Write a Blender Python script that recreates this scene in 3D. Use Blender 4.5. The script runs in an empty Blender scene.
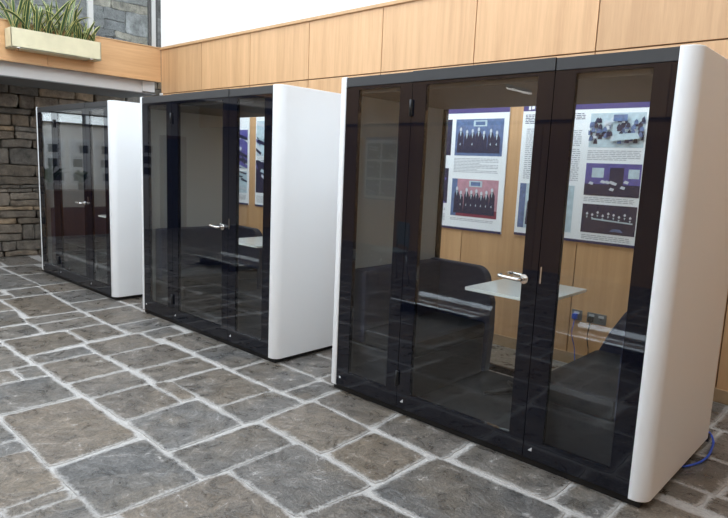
import bpy, bmesh, math, random
from mathutils import Vector, Matrix, noise
random.seed(7)
C = bpy.context.scene.collection
SC = bpy.context.scene

# ------------------------------------------------------------------ materials
def new_mat(name):
    m = bpy.data.materials.new(name); m.use_nodes = True
    nt = m.node_tree; b = nt.nodes['Principled BSDF']
    return m, nt, b
def N(nt, t, **kw):
    n = nt.nodes.new(t)
    for k, v in kw.items(): setattr(n, k, v)
    return n
def plain(name, col, rough=.5, metal=0, bump=0, scale=40, ior=1.5, var=0, emit=0):
    m, nt, b = new_mat(name)
    b.inputs['Base Color'].default_value = (*col, 1); b.inputs['Roughness'].default_value = rough
    b.inputs['Metallic'].default_value = metal; b.inputs['IOR'].default_value = ior
    if emit:
        b.inputs['Emission Color'].default_value = (*col, 1); b.inputs['Emission Strength'].default_value = emit
    if bump or var:
        tc = N(nt, 'ShaderNodeTexCoord'); no = N(nt, 'ShaderNodeTexNoise')
        no.inputs['Scale'].default_value = scale; no.inputs['Detail'].default_value = 6
        nt.links.new(tc.outputs['Object'], no.inputs['Vector'])
        if bump:
            bp = N(nt, 'ShaderNodeBump'); bp.inputs['Strength'].default_value = bump; bp.inputs['Distance'].default_value = .01
            nt.links.new(no.outputs['Fac'], bp.inputs['Height']); nt.links.new(bp.outputs['Normal'], b.inputs['Normal'])
        if var:
            mx = N(nt, 'ShaderNodeMix', data_type='RGBA')
            mx.inputs[6].default_value = tuple(c * (1 - var) for c in col) + (1,)
            mx.inputs[7].default_value = tuple(min(1, c * (1 + var)) for c in col) + (1,)
            nt.links.new(no.outputs['Fac'], mx.inputs[0]); nt.links.new(mx.outputs[2], b.inputs['Base Color'])
    return m
def glass(name, tint, base=.05, gain=.9, rough=0.0):
    m = bpy.data.materials.new(name); m.use_nodes = True; nt = m.node_tree; nt.nodes.clear()
    o = N(nt, 'ShaderNodeOutputMaterial'); mx = N(nt, 'ShaderNodeMixShader'); t = N(nt, 'ShaderNodeBsdfTransparent')
    g = N(nt, 'ShaderNodeBsdfGlossy'); g.inputs['Roughness'].default_value = rough
    lw = N(nt, 'ShaderNodeLayerWeight'); lw.inputs['Blend'].default_value = .5
    p = N(nt, 'ShaderNodeMath', operation='POWER'); p.inputs[1].default_value = 4
    ma = N(nt, 'ShaderNodeMath', operation='MULTIPLY_ADD'); ma.inputs[1].default_value = gain; ma.inputs[2].default_value = base
    t.inputs[0].default_value = (*tint, 1); g.inputs[0].default_value = (1, 1, 1, 1)
    L = nt.links.new
    L(lw.outputs['Facing'], p.inputs[0]); L(p.outputs[0], ma.inputs[0]); L(ma.outputs[0], mx.inputs[0])
    L(t.outputs[0], mx.inputs[1]); L(g.outputs[0], mx.inputs[2]); L(mx.outputs[0], o.inputs[0])
    return m
def wood(name, light, dark, rough=.45, scale=1.0, axis='Z', figure=.5):
    m, nt, b = new_mat(name); L = nt.links.new
    tc = N(nt, 'ShaderNodeTexCoord'); oi = N(nt, 'ShaderNodeAttribute', attribute_name='tone')
    mp = N(nt, 'ShaderNodeMapping')
    s = {'Z': (1, 1, .045), 'X': (.045, 1, 1), 'Y': (1, .045, 1)}[axis]
    mp.inputs['Scale'].default_value = s
    sh = N(nt, 'ShaderNodeVectorMath', operation='MULTIPLY_ADD')
    sh.inputs[1].default_value = (13, 7, 5)
    L(oi.outputs['Color'], sh.inputs[0]); L(tc.outputs['Object'], sh.inputs[2]); L(sh.outputs[0], mp.inputs['Vector'])
    n1 = N(nt, 'ShaderNodeTexNoise'); n1.inputs['Scale'].default_value = 26 * scale; n1.inputs['Detail'].default_value = 7; n1.inputs['Distortion'].default_value = .6
    n2 = N(nt, 'ShaderNodeTexNoise'); n2.inputs['Scale'].default_value = 4 * scale; n2.inputs['Detail'].default_value = 3; n2.inputs['Distortion'].default_value = 1.2
    n3 = N(nt, 'ShaderNodeTexNoise'); n3.inputs['Scale'].default_value = 160 * scale; n3.inputs['Detail'].default_value = 3
    for n in (n1, n2, n3): L(mp.outputs[0], n.inputs['Vector'])
    a1 = N(nt, 'ShaderNodeMath', operation='MULTIPLY_ADD'); a1.inputs[1].default_value = .5; L(n1.outputs['Fac'], a1.inputs[0])
    a0 = N(nt, 'ShaderNodeMath', operation='MULTIPLY'); a0.inputs[1].default_value = figure; L(n2.outputs['Fac'], a0.inputs[0]); L(a0.outputs[0], a1.inputs[2])
    a2 = N(nt, 'ShaderNodeMath', operation='MULTIPLY_ADD'); a2.inputs[1].default_value = .25; L(n3.outputs['Fac'], a2.inputs[0]); L(a1.outputs[0], a2.inputs[2])
    cr = N(nt, 'ShaderNodeValToRGB'); cr.color_ramp.elements[0].position = .38; cr.color_ramp.elements[1].position = .82
    cr.color_ramp.elements[0].color = (*dark, 1); cr.color_ramp.elements[1].color = (*light, 1)
    L(a2.outputs[0], cr.inputs[0])
    hv = N(nt, 'ShaderNodeHueSaturation'); L(cr.outputs[0], hv.inputs['Color'])
    sp = N(nt, 'ShaderNodeSeparateColor'); L(oi.outputs['Color'], sp.inputs[0])
    mr = N(nt, 'ShaderNodeMapRange'); mr.inputs[3].default_value = .9; mr.inputs[4].default_value = 1.08
    L(sp.outputs[0], mr.inputs[0]); L(mr.outputs[0], hv.inputs['Value'])
    L(hv.outputs[0], b.inputs['Base Color']); b.inputs['Roughness'].default_value = rough
    return m

M = {}
M['white'] = plain('white lacquer', (.83, .835, .835), .42, bump=.06, scale=350)
M['black_frame'] = plain('black glazed frame', (.004, .005, .010), .03, ior=1.5)
M['header'] = plain('charcoal metal', (.036, .036, .037), .6)
M['plinth'] = plain('black plinth', (.006, .006, .006), .6)
M['roof'] = plain('dark roof board', (.03, .03, .032), .7)
M['lining'] = plain('grey felt', (.33, .35, .35), .95, bump=.5, scale=220, var=.35)
M['carpet'] = plain('dark carpet', (.018, .019, .022), .95, bump=.4, scale=260, var=.4)
M['ceil_in'] = plain('dark pod ceiling', (.012, .012, .013), .8)
M['glass'] = glass('pod glass', (.975, .985, .98), base=.031, gain=.75)
M['clear'] = glass('clear glass', (.98, .99, .985), base=.015, gain=.5)
M['steel'] = plain('brushed steel', (.72, .70, .67), .22, metal=1)
M['black'] = plain('black plastic', (.01, .01, .011), .4)
M['badge'] = plain('pale grey print', (.62, .62, .62), .5)
M['navy'] = plain('navy upholstery', (.008, .013, .040), .6, bump=.3, scale=300, var=.3)
M['navy_shaded'] = plain('shaded navy upholstery', (.007, .009, .015), .65, bump=.3, scale=300)  # navy darkened for sofa seats and bases, shade put into the colour
M['tabletop'] = plain('pale laminate', (.90, .95, .93), .12)
M['oak'] = wood('oak panelling', (.68, .405, .205), (.50, .275, .125), figure=.62)
M['oak_h'] = wood('oak fascia board', (.70, .41, .20), (.52, .28, .12), axis='Y')
M['oak_trim'] = plain('oak trim', (.56, .33, .16), .45, var=.2, scale=20)
M['oak_plinth'] = plain('oak skirting', (.36, .235, .13), .5, var=.25, scale=12)
M['gap'] = plain('panel gap', (.16, .085, .035), .8)
M['dark_wood'] = wood('brown counter wood', (.22, .095, .04), (.12, .045, .018), axis='Z')
M['plaster'] = plain('white plaster', (.86, .84, .80), .8, var=.05, scale=2.5)
M['ceiling'] = plain('ceiling paint', (.74, .73, .70), .8)
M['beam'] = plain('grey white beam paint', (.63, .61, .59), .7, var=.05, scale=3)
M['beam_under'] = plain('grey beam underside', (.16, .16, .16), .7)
M['shade_board'] = plain('dark shade board', (.05, .048, .045), .8)  # for the added alcove ceiling that blocks skylight
M['frame_paint'] = plain('pale grey frame paint', (.50, .485, .46), .5)
M['frame_dark'] = plain('dark seal', (.08, .075, .07), .7, var=.6, scale=30)
M['pot'] = plain('cream fibreglass', (.66, .59, .39), .5, var=.12, scale=9, bump=.1)
M['soil'] = plain('potting soil', (.03, .02, .012), .95, bump=.6, scale=80)
M['paper'] = plain('white poster print', (.90, .92, .94), .45)
M['purple'] = plain('purple poster band', (.045, .035, .19), .45)
M['navy_ink'] = plain('navy ink', (.012, .018, .09), .5)
M['pic_dark'] = plain('dark blue photo ink', (.010, .014, .055), .5, var=.5, scale=30)
M['pic_mid'] = plain('mid blue photo ink', (.10, .16, .32), .5, var=.7, scale=26)
M['pic_pale'] = plain('pale photo ink', (.50, .62, .68), .5, var=.35, scale=22)
M['pic_violet'] = plain('violet photo ink', (.10, .09, .32), .5, var=.5, scale=18)
M['pic_red'] = plain('crimson photo ink', (.24, .03, .07), .5, var=.3, scale=22)
M['pic_pink'] = plain('pink photo ink', (.52, .27, .33), .5, var=.3, scale=22)
M['pic_skin'] = plain('light photo ink', (.62, .66, .72), .5)
M['pic_grey'] = plain('grey photo ink', (.06, .065, .07), .5, var=.7, scale=26)
M['text'] = plain('grey print', (.42, .44, .48), .6)
M['socket'] = plain('grey socket plate', (.22, .23, .24), .35, metal=.6)
M['socket_white'] = plain('socket insert', (.5, .52, .54), .5)
M['blue'] = plain('blue cable', (.02, .09, .55), .4)
M['bench'] = plain('polished pale bench shell', (.95, .96, .97), .14, metal=.9)
M['chrome'] = plain('chrome', (.8, .8, .8), .12, metal=1)
M['chair'] = plain('grey green shell', (.30, .34, .33), .35)
M['terracotta'] = plain('dark pot', (.10, .06, .04), .6)
M['lamp'] = plain('lamp diffuser', (1, .97, .92), .5, emit=4)

def leaf_mat(name, edge, mid):
    m, nt, b = new_mat(name); L = nt.links.new
    a = N(nt, 'ShaderNodeAttribute', attribute_name='edge')
    no = N(nt, 'ShaderNodeTexNoise'); no.inputs['Scale'].default_value = 40
    ad = N(nt, 'ShaderNodeMath', operation='MULTIPLY_ADD'); ad.inputs[1].default_value = .35
    L(no.outputs['Fac'], ad.inputs[0]); L(a.outputs['Fac'], ad.inputs[2])
    cr = N(nt, 'ShaderNodeValToRGB'); cr.color_ramp.elements[0].position = .68; cr.color_ramp.elements[1].position = .78
    cr.color_ramp.elements[0].color = (*mid, 1); cr.color_ramp.elements[1].color = (*edge, 1)
    L(ad.outputs[0], cr.inputs[0]); L(cr.outputs[0], b.inputs['Base Color']); b.inputs['Roughness'].default_value = .45
    return m
M['leaf'] = leaf_mat('variegated leaf', (.60, .56, .20), (.055, .115, .045))
M['leaf_green'] = plain('green leaf', (.02, .07, .02), .5, var=.4, scale=14)

def floor_mat():
    m, nt, b = new_mat('natural stone slabs'); L = nt.links.new
    tone = N(nt, 'ShaderNodeAttribute', attribute_name='tone'); edge = N(nt, 'ShaderNodeAttribute', attribute_name='edge')
    tc = N(nt, 'ShaderNodeTexCoord')
    off = N(nt, 'ShaderNodeVectorMath', operation='MULTIPLY_ADD'); off.inputs[1].default_value = (9, 11, 3)
    L(tone.outputs['Color'], off.inputs[0]); L(tc.outputs['Object'], off.inputs[2])
    def noi(scale, det, dist=0, r=.55):
        n = N(nt, 'ShaderNodeTexNoise'); n.inputs['Scale'].default_value = scale; n.inputs['Detail'].default_value = det
        n.inputs['Distortion'].default_value = dist; n.inputs['Roughness'].default_value = r
        L(off.outputs[0], n.inputs['Vector']); return n
    big, med, fine = noi(2.2, 4, .8), noi(9, 8, .6, .65), noi(70, 6)
    # mottled multiplier
    mr = N(nt, 'ShaderNodeMapRange'); mr.inputs[1].default_value = .3; mr.inputs[2].default_value = .7; mr.inputs[3].default_value = .50; mr.inputs[4].default_value = 1.5
    L(med.outputs['Fac'], mr.inputs[0])
    mr2 = N(nt, 'ShaderNodeMapRange'); mr2.inputs[1].default_value = .3; mr2.inputs[2].default_value = .7; mr2.inputs[3].default_value = .68; mr2.inputs[4].default_value = 1.36
    L(fine.outputs['Fac'], mr2.inputs[0])
    mm = N(nt, 'ShaderNodeMath', operation='MULTIPLY'); L(mr.outputs[0], mm.inputs[0]); L(mr2.outputs[0], mm.inputs[1])
    br = N(nt, 'ShaderNodeMix', data_type='RGBA'); br.inputs[7].default_value = (.165, .128, .088, 1)
    mrb = N(nt, 'ShaderNodeMapRange'); mrb.inputs[1].default_value = .45; mrb.inputs[2].default_value = .75; mrb.inputs[4].default_value = .6
    L(big.outputs['Fac'], mrb.inputs[0]); L(mrb.outputs[0], br.inputs[0]); L(tone.outputs['Color'], br.inputs[6])
    vm = N(nt, 'ShaderNodeVectorMath', operation='SCALE'); L(br.outputs[2], vm.inputs[0]); L(mm.outputs[0], vm.inputs['Scale'])
    # thin pale cleft lines
    rid = N(nt, 'ShaderNodeTexNoise'); rid.inputs['Scale'].default_value = 3.2; rid.inputs['Detail'].default_value = 5; rid.inputs['Distortion'].default_value = 2.0
    L(off.outputs[0], rid.inputs['Vector'])
    s1 = N(nt, 'ShaderNodeMath', operation='SUBTRACT'); s1.inputs[1].default_value = .5; L(rid.outputs['Fac'], s1.inputs[0])
    s2 = N(nt, 'ShaderNodeMath', operation='ABSOLUTE'); L(s1.outputs[0], s2.inputs[0])
    s3 = N(nt, 'ShaderNodeMapRange'); s3.inputs[1].default_value = .003; s3.inputs[2].default_value = .012; s3.inputs[3].default_value = 1; s3.inputs[4].default_value = 0
    L(s2.outputs[0], s3.inputs[0])
    gate = N(nt, 'ShaderNodeMapRange'); gate.inputs[1].default_value = .52; gate.inputs[2].default_value = .64; L(med.outputs['Fac'], gate.inputs[0])
    g2 = N(nt, 'ShaderNodeMath', operation='MULTIPLY'); L(s3.outputs[0], g2.inputs[0]); L(gate.outputs[0], g2.inputs[1])
    g3 = N(nt, 'ShaderNodeMath', operation='MULTIPLY'); g3.inputs[1].default_value = .8; L(g2.outputs[0], g3.inputs[0])
    # lime smear along the edges
    e1 = N(nt, 'ShaderNodeMath', operation='MULTIPLY_ADD'); e1.inputs[1].default_value = .9; L(fine.outputs['Fac'], e1.inputs[0]); L(edge.outputs['Fac'], e1.inputs[2])
    e1b = N(nt, 'ShaderNodeMath', operation='MULTIPLY_ADD'); e1b.inputs[1].default_value = .7; L(med.outputs['Fac'], e1b.inputs[0]); L(e1.outputs[0], e1b.inputs[2])
    e2 = N(nt, 'ShaderNodeMapRange'); e2.inputs[1].default_value = 1.32; e2.inputs[2].default_value = 1.75; e2.inputs[4].default_value = .7
    L(e1b.outputs[0], e2.inputs[0])
    mxx = N(nt, 'ShaderNodeMath', operation='MAXIMUM'); L(g3.outputs[0], mxx.inputs[0]); L(e2.outputs[0], mxx.inputs[1])
    fin = N(nt, 'ShaderNodeMix', data_type='RGBA'); fin.inputs[7].default_value = (.46, .435, .41, 1)
    L(mxx.outputs[0], fin.inputs[0]); L(vm.outputs[0], fin.inputs[6]); L(fin.outputs[2], b.inputs['Base Color'])
    rr = N(nt, 'ShaderNodeMapRange'); rr.inputs[1].default_value = .3; rr.inputs[2].default_value = .7; rr.inputs[3].default_value = .22; rr.inputs[4].default_value = .42
    L(med.outputs['Fac'], rr.inputs[0]); L(rr.outputs[0], b.inputs['Roughness'])
    hb = N(nt, 'ShaderNodeMath', operation='MULTIPLY_ADD'); hb.inputs[1].default_value = .35; L(fine.outputs['Fac'], hb.inputs[0]); L(med.outputs['Fac'], hb.inputs[2])
    hb2 = N(nt, 'ShaderNodeMath', operation='MULTIPLY_ADD'); hb2.inputs[1].default_value = 1.2; L(rid.outputs['Fac'], hb2.inputs[0]); L(hb.outputs[0], hb2.inputs[2])
    bp = N(nt, 'ShaderNodeBump'); bp.inputs['Strength'].default_value = .8; bp.inputs['Distance'].default_value = .016
    L(hb2.outputs[0], bp.inputs['Height']); L(bp.outputs[0], b.inputs['Normal'])
    return m
M['floor'] = floor_mat()
M['mortar'] = plain('pale lime mortar', (.42, .395, .37), .85, bump=.7, scale=60, var=.35)

def stone_mat():
    m, nt, b = new_mat('rubble stone'); L = nt.links.new
    tone = N(nt, 'ShaderNodeAttribute', attribute_name='tone'); tc = N(nt, 'ShaderNodeTexCoord')
    n1 = N(nt, 'ShaderNodeTexNoise'); n1.inputs['Scale'].default_value = 7; n1.inputs['Detail'].default_value = 9; n1.inputs['Roughness'].default_value = .65
    n2 = N(nt, 'ShaderNodeTexNoise'); n2.inputs['Scale'].default_value = 38; n2.inputs['Detail'].default_value = 5
    for n in (n1, n2): L(tc.outputs['Object'], n.inputs['Vector'])
    mr = N(nt, 'ShaderNodeMapRange'); mr.inputs[1].default_value = .3; mr.inputs[2].default_value = .72; mr.inputs[3].default_value = .45; mr.inputs[4].default_value = 1.6
    L(n1.outputs['Fac'], mr.inputs[0])
    vm = N(nt, 'ShaderNodeVectorMath', operation='SCALE'); L(tone.outputs['Color'], vm.inputs[0]); L(mr.outputs[0], vm.inputs['Scale'])
    L(vm.outputs[0], b.inputs['Base Color']); b.inputs['Roughness'].default_value = .85
    ad = N(nt, 'ShaderNodeMath', operation='MULTIPLY_ADD'); ad.inputs[1].default_value = .4; L(n2.outputs['Fac'], ad.inputs[0]); L(n1.outputs['Fac'], ad.inputs[2])
    bp = N(nt, 'ShaderNodeBump'); bp.inputs['Strength'].default_value = .8; bp.inputs['Distance'].default_value = .03
    L(ad.outputs[0], bp.inputs['Height']); L(bp.outputs[0], b.inputs['Normal'])
    return m
M['stone'] = stone_mat()
M['stone_mortar'] = plain('brown stone mortar', (.135, .112, .088), .95, bump=.6, scale=30, var=.4)

M['stone_mortar_pale'] = plain('grey stone mortar', (.19, .19, .18), .95, bump=.6, scale=30, var=.4)
# ------------------------------------------------------------------ helpers
class MB:
    """collects shapes into one mesh"""
    def __init__(s): s.bm = bmesh.new(); s.mats = []; s.cur = 0
    def mat(s, m):
        if m not in s.mats: s.mats.append(m)
        s.cur = s.mats.index(m); return s
    def face(s, pts, col=None):
        f = s.bm.faces.new([s.bm.verts.new(p) for p in pts]); f.material_index = s.cur; return f
    def box(s, x0, x1, y0, y1, z0, z1, bevel=0):
        b = bmesh.new(); bmesh.ops.create_cube(b, size=1)
        for v in b.verts: v.co = Vector(((x0 + x1) / 2 + v.co.x * (x1 - x0), (y0 + y1) / 2 + v.co.y * (y1 - y0), (z0 + z1) / 2 + v.co.z * (z1 - z0)))
        if bevel: bmesh.ops.bevel(b, geom=list(b.edges), offset=bevel, segments=2, affect='EDGES', profile=.7)
        return s.add(b)
    def add(s, b, smooth=False):
        mp = {}
        for v in b.verts: mp[v] = s.bm.verts.new(v.co)
        for f in b.faces:
            try:
                g = s.bm.faces.new([mp[v] for v in f.verts]); g.material_index = s.cur; g.smooth = smooth
            except ValueError: pass
        b.free(); return s
    def prism(s, pts, axis, a, b, bevel=0, smooth=False):
        """extrude a 2D outline; axis is the extrusion axis, pts are in the two other axes in order"""
        def P(p, t): return {'x': (t, p[0], p[1]), 'y': (p[0], t, p[1]), 'z': (p[0], p[1], t)}[axis]
        q = bmesh.new(); lo = [q.verts.new(P(p, a)) for p in pts]; hi = [q.verts.new(P(p, b)) for p in pts]
        n = len(pts)
        q.faces.new(lo); q.faces.new(hi[::-1])
        side = []
        for i in range(n): side.append(q.faces.new((lo[i], hi[i], hi[(i + 1) % n], lo[(i + 1) % n])))
        bmesh.ops.recalc_face_normals(q, faces=q.faces)
        if bevel:
            ed = [e for e in q.edges if len([f for f in e.link_faces if f in side]) == 1]
            bmesh.ops.bevel(q, geom=ed, offset=bevel, segments=3, affect='EDGES', profile=.6)
        return s.add(q, smooth)
    def tube(s, pts, r, seg=10, cap=True, close=False):
        pts = [Vector(p) for p in pts]; rings = []; n = len(pts)
        up0 = Vector((0, 0, 1))
        for i, p in enumerate(pts):
            if close: d = pts[(i + 1) % n] - pts[i - 1]
            else: d = pts[min(i + 1, n - 1)] - pts[max(i - 1, 0)]
            d.normalize(); u = d.cross(up0)
            if u.length < .05: u = d.cross(Vector((0, 1, 0)))
            u.normalize(); w = u.cross(d)
            rr = r[i] if isinstance(r, (list, tuple)) else r
            rings.append([s.bm.verts.new(p + (u * math.cos(2 * math.pi * k / seg) + w * math.sin(2 * math.pi * k / seg)) * rr) for k in range(seg)])
        for i in range(n if close else n - 1):
            A, B = rings[i], rings[(i + 1) % n]
            for k in range(seg):
                f = s.bm.faces.new((A[k], A[(k + 1) % seg], B[(k + 1) % seg], B[k])); f.smooth = True; f.material_index = s.cur
        if cap and not close:
            for R in (rings[0][::-1], rings[-1]):
                f = s.bm.faces.new(R); f.material_index = s.cur
        return s
    def disc(s, c, axis, r, h, seg=28):
        c = Vector(c); a = Vector(axis).normalized()
        return s.tube([c, c + a * h], r, seg)
    def build(s, name, mat=None, parent=None, attr=None):
        me = bpy.data.meshes.new(name)
        bmesh.ops.recalc_face_normals(s.bm, faces=s.bm.faces)
        s.bm.to_mesh(me); s.bm.free()
        if mat is not None: me.materials.append(mat)
        else:
            for m in s.mats: me.materials.append(m)
        o = bpy.data.objects.new(name, me); C.objects.link(o)
        if parent: o.parent = parent
        return o
def raw(name, verts, faces, mats, parent=None, fmat=None, smooth=False, tone=None, edge=None):
    me = bpy.data.meshes.new(name); me.from_pydata(verts, [], faces)
    for m in (mats if isinstance(mats, list) else [mats]): me.materials.append(m)
    if fmat: me.polygons.foreach_set('material_index', fmat)
    if smooth: me.polygons.foreach_set('use_smooth', [True] * len(faces))
    if tone:
        a = me.attributes.new('tone', 'FLOAT_COLOR', 'POINT'); a.data.foreach_set('color', [c for t in tone for c in (*t, 1)])
    if edge:
        a = me.attributes.new('edge', 'FLOAT', 'POINT'); a.data.foreach_set('value', edge)
    me.update(); o = bpy.data.objects.new(name, me); C.objects.link(o)
    if parent: o.parent = parent
    return o
def empty(name, loc, label, cat, group=None, rz=0):
    o = bpy.data.objects.new(name, None); C.objects.link(o); o.location = loc; o.rotation_euler = (0, 0, rz); o.empty_display_size = .1
    o['label'] = label; o['category'] = cat
    if group: o['group'] = group
    return o
def tag(o, label, cat, group=None):
    o['label'] = label; o['category'] = cat
    if group: o['group'] = group
    return o
def struct(o): o['kind'] = 'structure'; return o
def copy_tree(o, parent=None):
    c = o.copy(); C.objects.link(c)
    if parent: c.parent = parent
    for ch in list(o.children): copy_tree(ch, c)
    return c

# ------------------------------------------------------------------ floor
SL = [
 [(-3.09,-1.87),(-3.09,-1.40),(-2.31,-1.40),(-2.27,-1.88)], [(-2.22,-1.88),(-2.24,-1.39),(-1.64,-1.40),(-1.64,-1.89)],
 [(-2.54,-2.20),(-2.53,-1.915),(-2.02,-1.915),(-2.0,-2.21)], [(-3.66,-1.86),(-3.64,-1.41),(-3.14,-1.41),(-3.13,-1.87)],
 [(-3.95,-1.54),(-3.95,-1.40),(-3.69,-1.40),(-3.69,-1.54)], [(-3.95,-1.86),(-3.95,-1.58),(-3.69,-1.58),(-3.69,-1.86)],
 [(-3.93,-1.36),(-3.95,-0.94),(-3.44,-0.93),(-3.42,-1.36)], [(-3.38,-1.36),(-3.40,-0.93),(-3.07,-0.93),(-3.05,-1.35)],
 [(-3.01,-1.35),(-3.03,-0.95),(-2.60,-0.95),(-2.56,-1.34)], [(-2.53,-1.34),(-2.56,-0.85),(-2.05,-0.85),(-2.02,-1.35)],
 [(-1.98,-1.36),(-1.98,-0.77),(-1.64,-0.78),(-1.64,-1.37)], [(-1.60,-1.23),(-1.61,-0.77),(-1.01,-0.79),(-1.05,-1.24)],
 [(-1.61,-1.84),(-1.60,-1.26),(-1.07,-1.27),(-1.06,-1.82)], [(-3.01,-0.91),(-2.99,-0.81),(-2.62,-0.82),(-2.60,-0.91)],
 [(-2.98,-0.79),(-3.00,-0.36),(-2.38,-0.36),(-2.37,-0.79)], [(-3.35,-0.86),(-3.36,-0.36),(-3.05,-0.36),(-3.03,-0.87)],
 [(-3.81,-0.88),(-3.85,-0.37),(-3.40,-0.36),(-3.38,-0.87)], [(-4.24,-0.89),(-4.28,-0.40),(-3.88,-0.40),(-3.85,-0.90)],
 [(-4.27,-0.36),(-4.32,-0.06),(-4.06,-0.06),(-4.03,-0.36)], [(-4.00,-0.29),(-4.02,0.03),(-3.53,0.03),(-3.50,-0.29)],
 [(-3.47,-0.30),(-3.49,0.03),(-2.95,0.02),(-2.93,-0.30)], [(-2.89,-0.31),(-2.91,0.05),(-2.31,0.04),(-2.31,-0.31)],
 [(-2.27,-0.31),(-2.27,0.05),(-2.09,0.05),(-2.07,-0.30)], [(-2.34,-0.80),(-2.35,-0.36),(-2.06,-0.34),(-2.04,-0.82)],
 [(-1.99,-0.72),(-2.02,-0.28),(-1.46,-0.31),(-1.43,-0.73)], [(-1.39,-0.72),(-1.41,-0.32),(-1.01,-0.33),(-1.00,-0.75)],
 [(-2.02,-0.24),(-2.04,0.03),(-1.52,0.03),(-1.48,-0.27)], [(-1.44,-0.26),(-1.47,0.03),(-0.95,0.03),(-0.92,-0.27)],
 [(-0.96,-0.83),(-0.95,-0.30),(-0.20,-0.28),(-0.22,-0.83)], [(-0.87,-0.23),(-0.89,0.03),(-0.31,0.02),(-0.31,-0.23)],
 [(-0.27,-0.23),(-0.27,0.03),(-0.05,0.03),(-0.05,-0.23)],
 [(-6.38,-0.90),(-6.40,-0.43),(-5.46,-0.47),(-5.45,-0.92)], [(-5.41,-1.0),(-5.40,-0.48),(-5.18,-0.48),(-5.16,-1.0)],
 [(-5.12,-1.0),(-5.13,-0.48),(-4.82,-0.49),(-4.82,-1.0)], [(-4.76,-1.37),(-4.75,-0.87),(-4.32,-0.87),(-4.22,-1.37)],
 [(-4.77,-0.83),(-4.78,-0.49),(-4.36,-0.49),(-4.33,-0.83)], [(-5.22,-1.38),(-5.2,-1.04),(-4.84,-1.04),(-4.79,-1.37)],
 [(-6.86,-0.72),(-6.89,-0.38),(-6.45,-0.40),(-6.44,-0.74)], [(-6.91,-0.34),(-6.96,0.03),(-6.46,0.02),(-6.46,-0.36)],
 [(-6.41,-0.38),(-6.43,0.02),(-5.86,0.02),(-5.84,-0.39)],
 # slabs filled in between the ones above
 [(-5.80,-0.42),(-5.82,0.03),(-5.40,0.03),(-5.36,-0.43)], [(-5.32,-0.43),(-5.35,0.03),(-4.72,0.03),(-4.68,-0.44)],
 [(-4.64,-0.44),(-4.68,0.03),(-4.36,0.03),(-4.32,-0.43)],
 [(-4.18,-1.36),(-4.20,-0.94),(-3.99,-0.94),(-3.97,-1.36)],
 [(-5.82,-1.38),(-5.82,-0.96),(-5.26,-1.04),(-5.26,-1.38)], [(-6.60,-1.38),(-6.62,-0.95),(-5.87,-0.95),(-5.86,-1.38)],
 [(-7.3,-1.38),(-7.3,-0.80),(-6.68,-0.80),(-6.66,-1.38)], [(-6.62,-.91),(-6.62,-.76),(-6.43,-.78),(-6.43,-.91)],
 [(-4.62,-1.86),(-4.62,-1.42),(-3.99,-1.42),(-3.99,-1.86)], [(-5.3,-1.86),(-5.3,-1.42),(-4.66,-1.42),(-4.66,-1.86)], [(-5.9,-1.86),(-5.9,-1.42),(-5.34,-1.42),(-5.34,-1.86)],
 [(-0.16,-0.83),(-0.16,-0.28),(0.10,-0.27),(0.10,-0.83)], [(-1.03,-1.23),(-0.98,-0.89),(-0.55,-0.87),(-0.55,-1.23)],
 [(-0.01,-0.23),(-0.01,0.18),(0.42,0.18),(0.42,-0.23)], [(0.14,-0.83),(0.14,-0.28),(0.8,-0.27),(0.8,-0.83)],
 [(-7.9,-.75),(-7.9,-.33),(-6.94,-.33),(-6.92,-.75)], [(-7.75,-.29),(-7.75,.10),(-7.0,.05),(-6.96,-.29)],
 [(-8.6,-.75),(-8.6,-.33),(-7.94,-.33),(-7.94,-.75)], [(-8.5,-.29),(-8.5,.12),(-7.79,.12),(-7.79,-.29)],
 [(-1.985,-2.19),(-1.985,-1.925),(-1.905,-1.925),(-1.905,-2.19)],
 [(-9.4,-.75),(-9.4,-.20),(-8.64,-.22),(-8.64,-.75)], [(-9.4,-.16),(-9.4,.32),(-8.54,.28),(-8.54,-.18)],
]
def overlaps(x0, y0, x1, y1):
    for p in SL:
        a0, a1 = min(q[0] for q in p), max(q[0] for q in p); b0, b1 = min(q[1] for q in p), max(q[1] for q in p)
        if x0 < a1 - .01 and x1 > a0 + .01 and y0 < b1 - .01 and y1 > b0 + .01: return True
    return False
rows = [-6.6,-6.0,-5.4,-4.95,-4.4,-3.95,-3.4,-2.95,-2.52,-2.205,-1.895,-1.385,-.86,-.25,.06,.46,.92,1.42,1.98,2.4,2.8]
rnd = random.Random(5); base_SL = list(SL); extra = []
def fits(x0, y0, x1, y1):
    if x1 - x0 < .10 or y1 - y0 < .10: return
    if not overlaps(x0, y0, x1, y1): extra.append([(x0, y0), (x0, y1), (x1, y1), (x1, y0)]); return
    if (x1 - x0) * (y1 - y0) < .035: return
    if x1 - x0 > y1 - y0:
        m = (x0 + x1) / 2; fits(x0, y0, m - .015, y1); fits(m + .015, y0, x1, y1)
    else:
        m = (y0 + y1) / 2; fits(x0, y0, x1, m - .015); fits(x0, m + .015, x1, y1)
for r in range(len(rows) - 1):
    x = -12.0 - rnd.random() * .3
    while x < 3.9:
        w = rnd.uniform(.3, .85)
        fits(x, rows[r] + .018, x + w - .036, rows[r + 1] - .018); x += w
SLABS = base_SL + extra
browns = {0: 1, 12: 1, 2: 1, 25: .9, 16: .6, 31: .8, 34: .6, 9: -.4, 14: .35, 10: .1, 1: -.5}
V, F, T, E_, FM = [], [], [], [], []
V += [(-12.2, -6.6, -.006), (4, -6.6, -.006), (4, 2.9, -.006), (-12.2, 2.9, -.006)]; F.append((0, 1, 2, 3)); FM.append(1); T += [(.3, .3, .3)] * 4; E_ += [0] * 4
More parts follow.
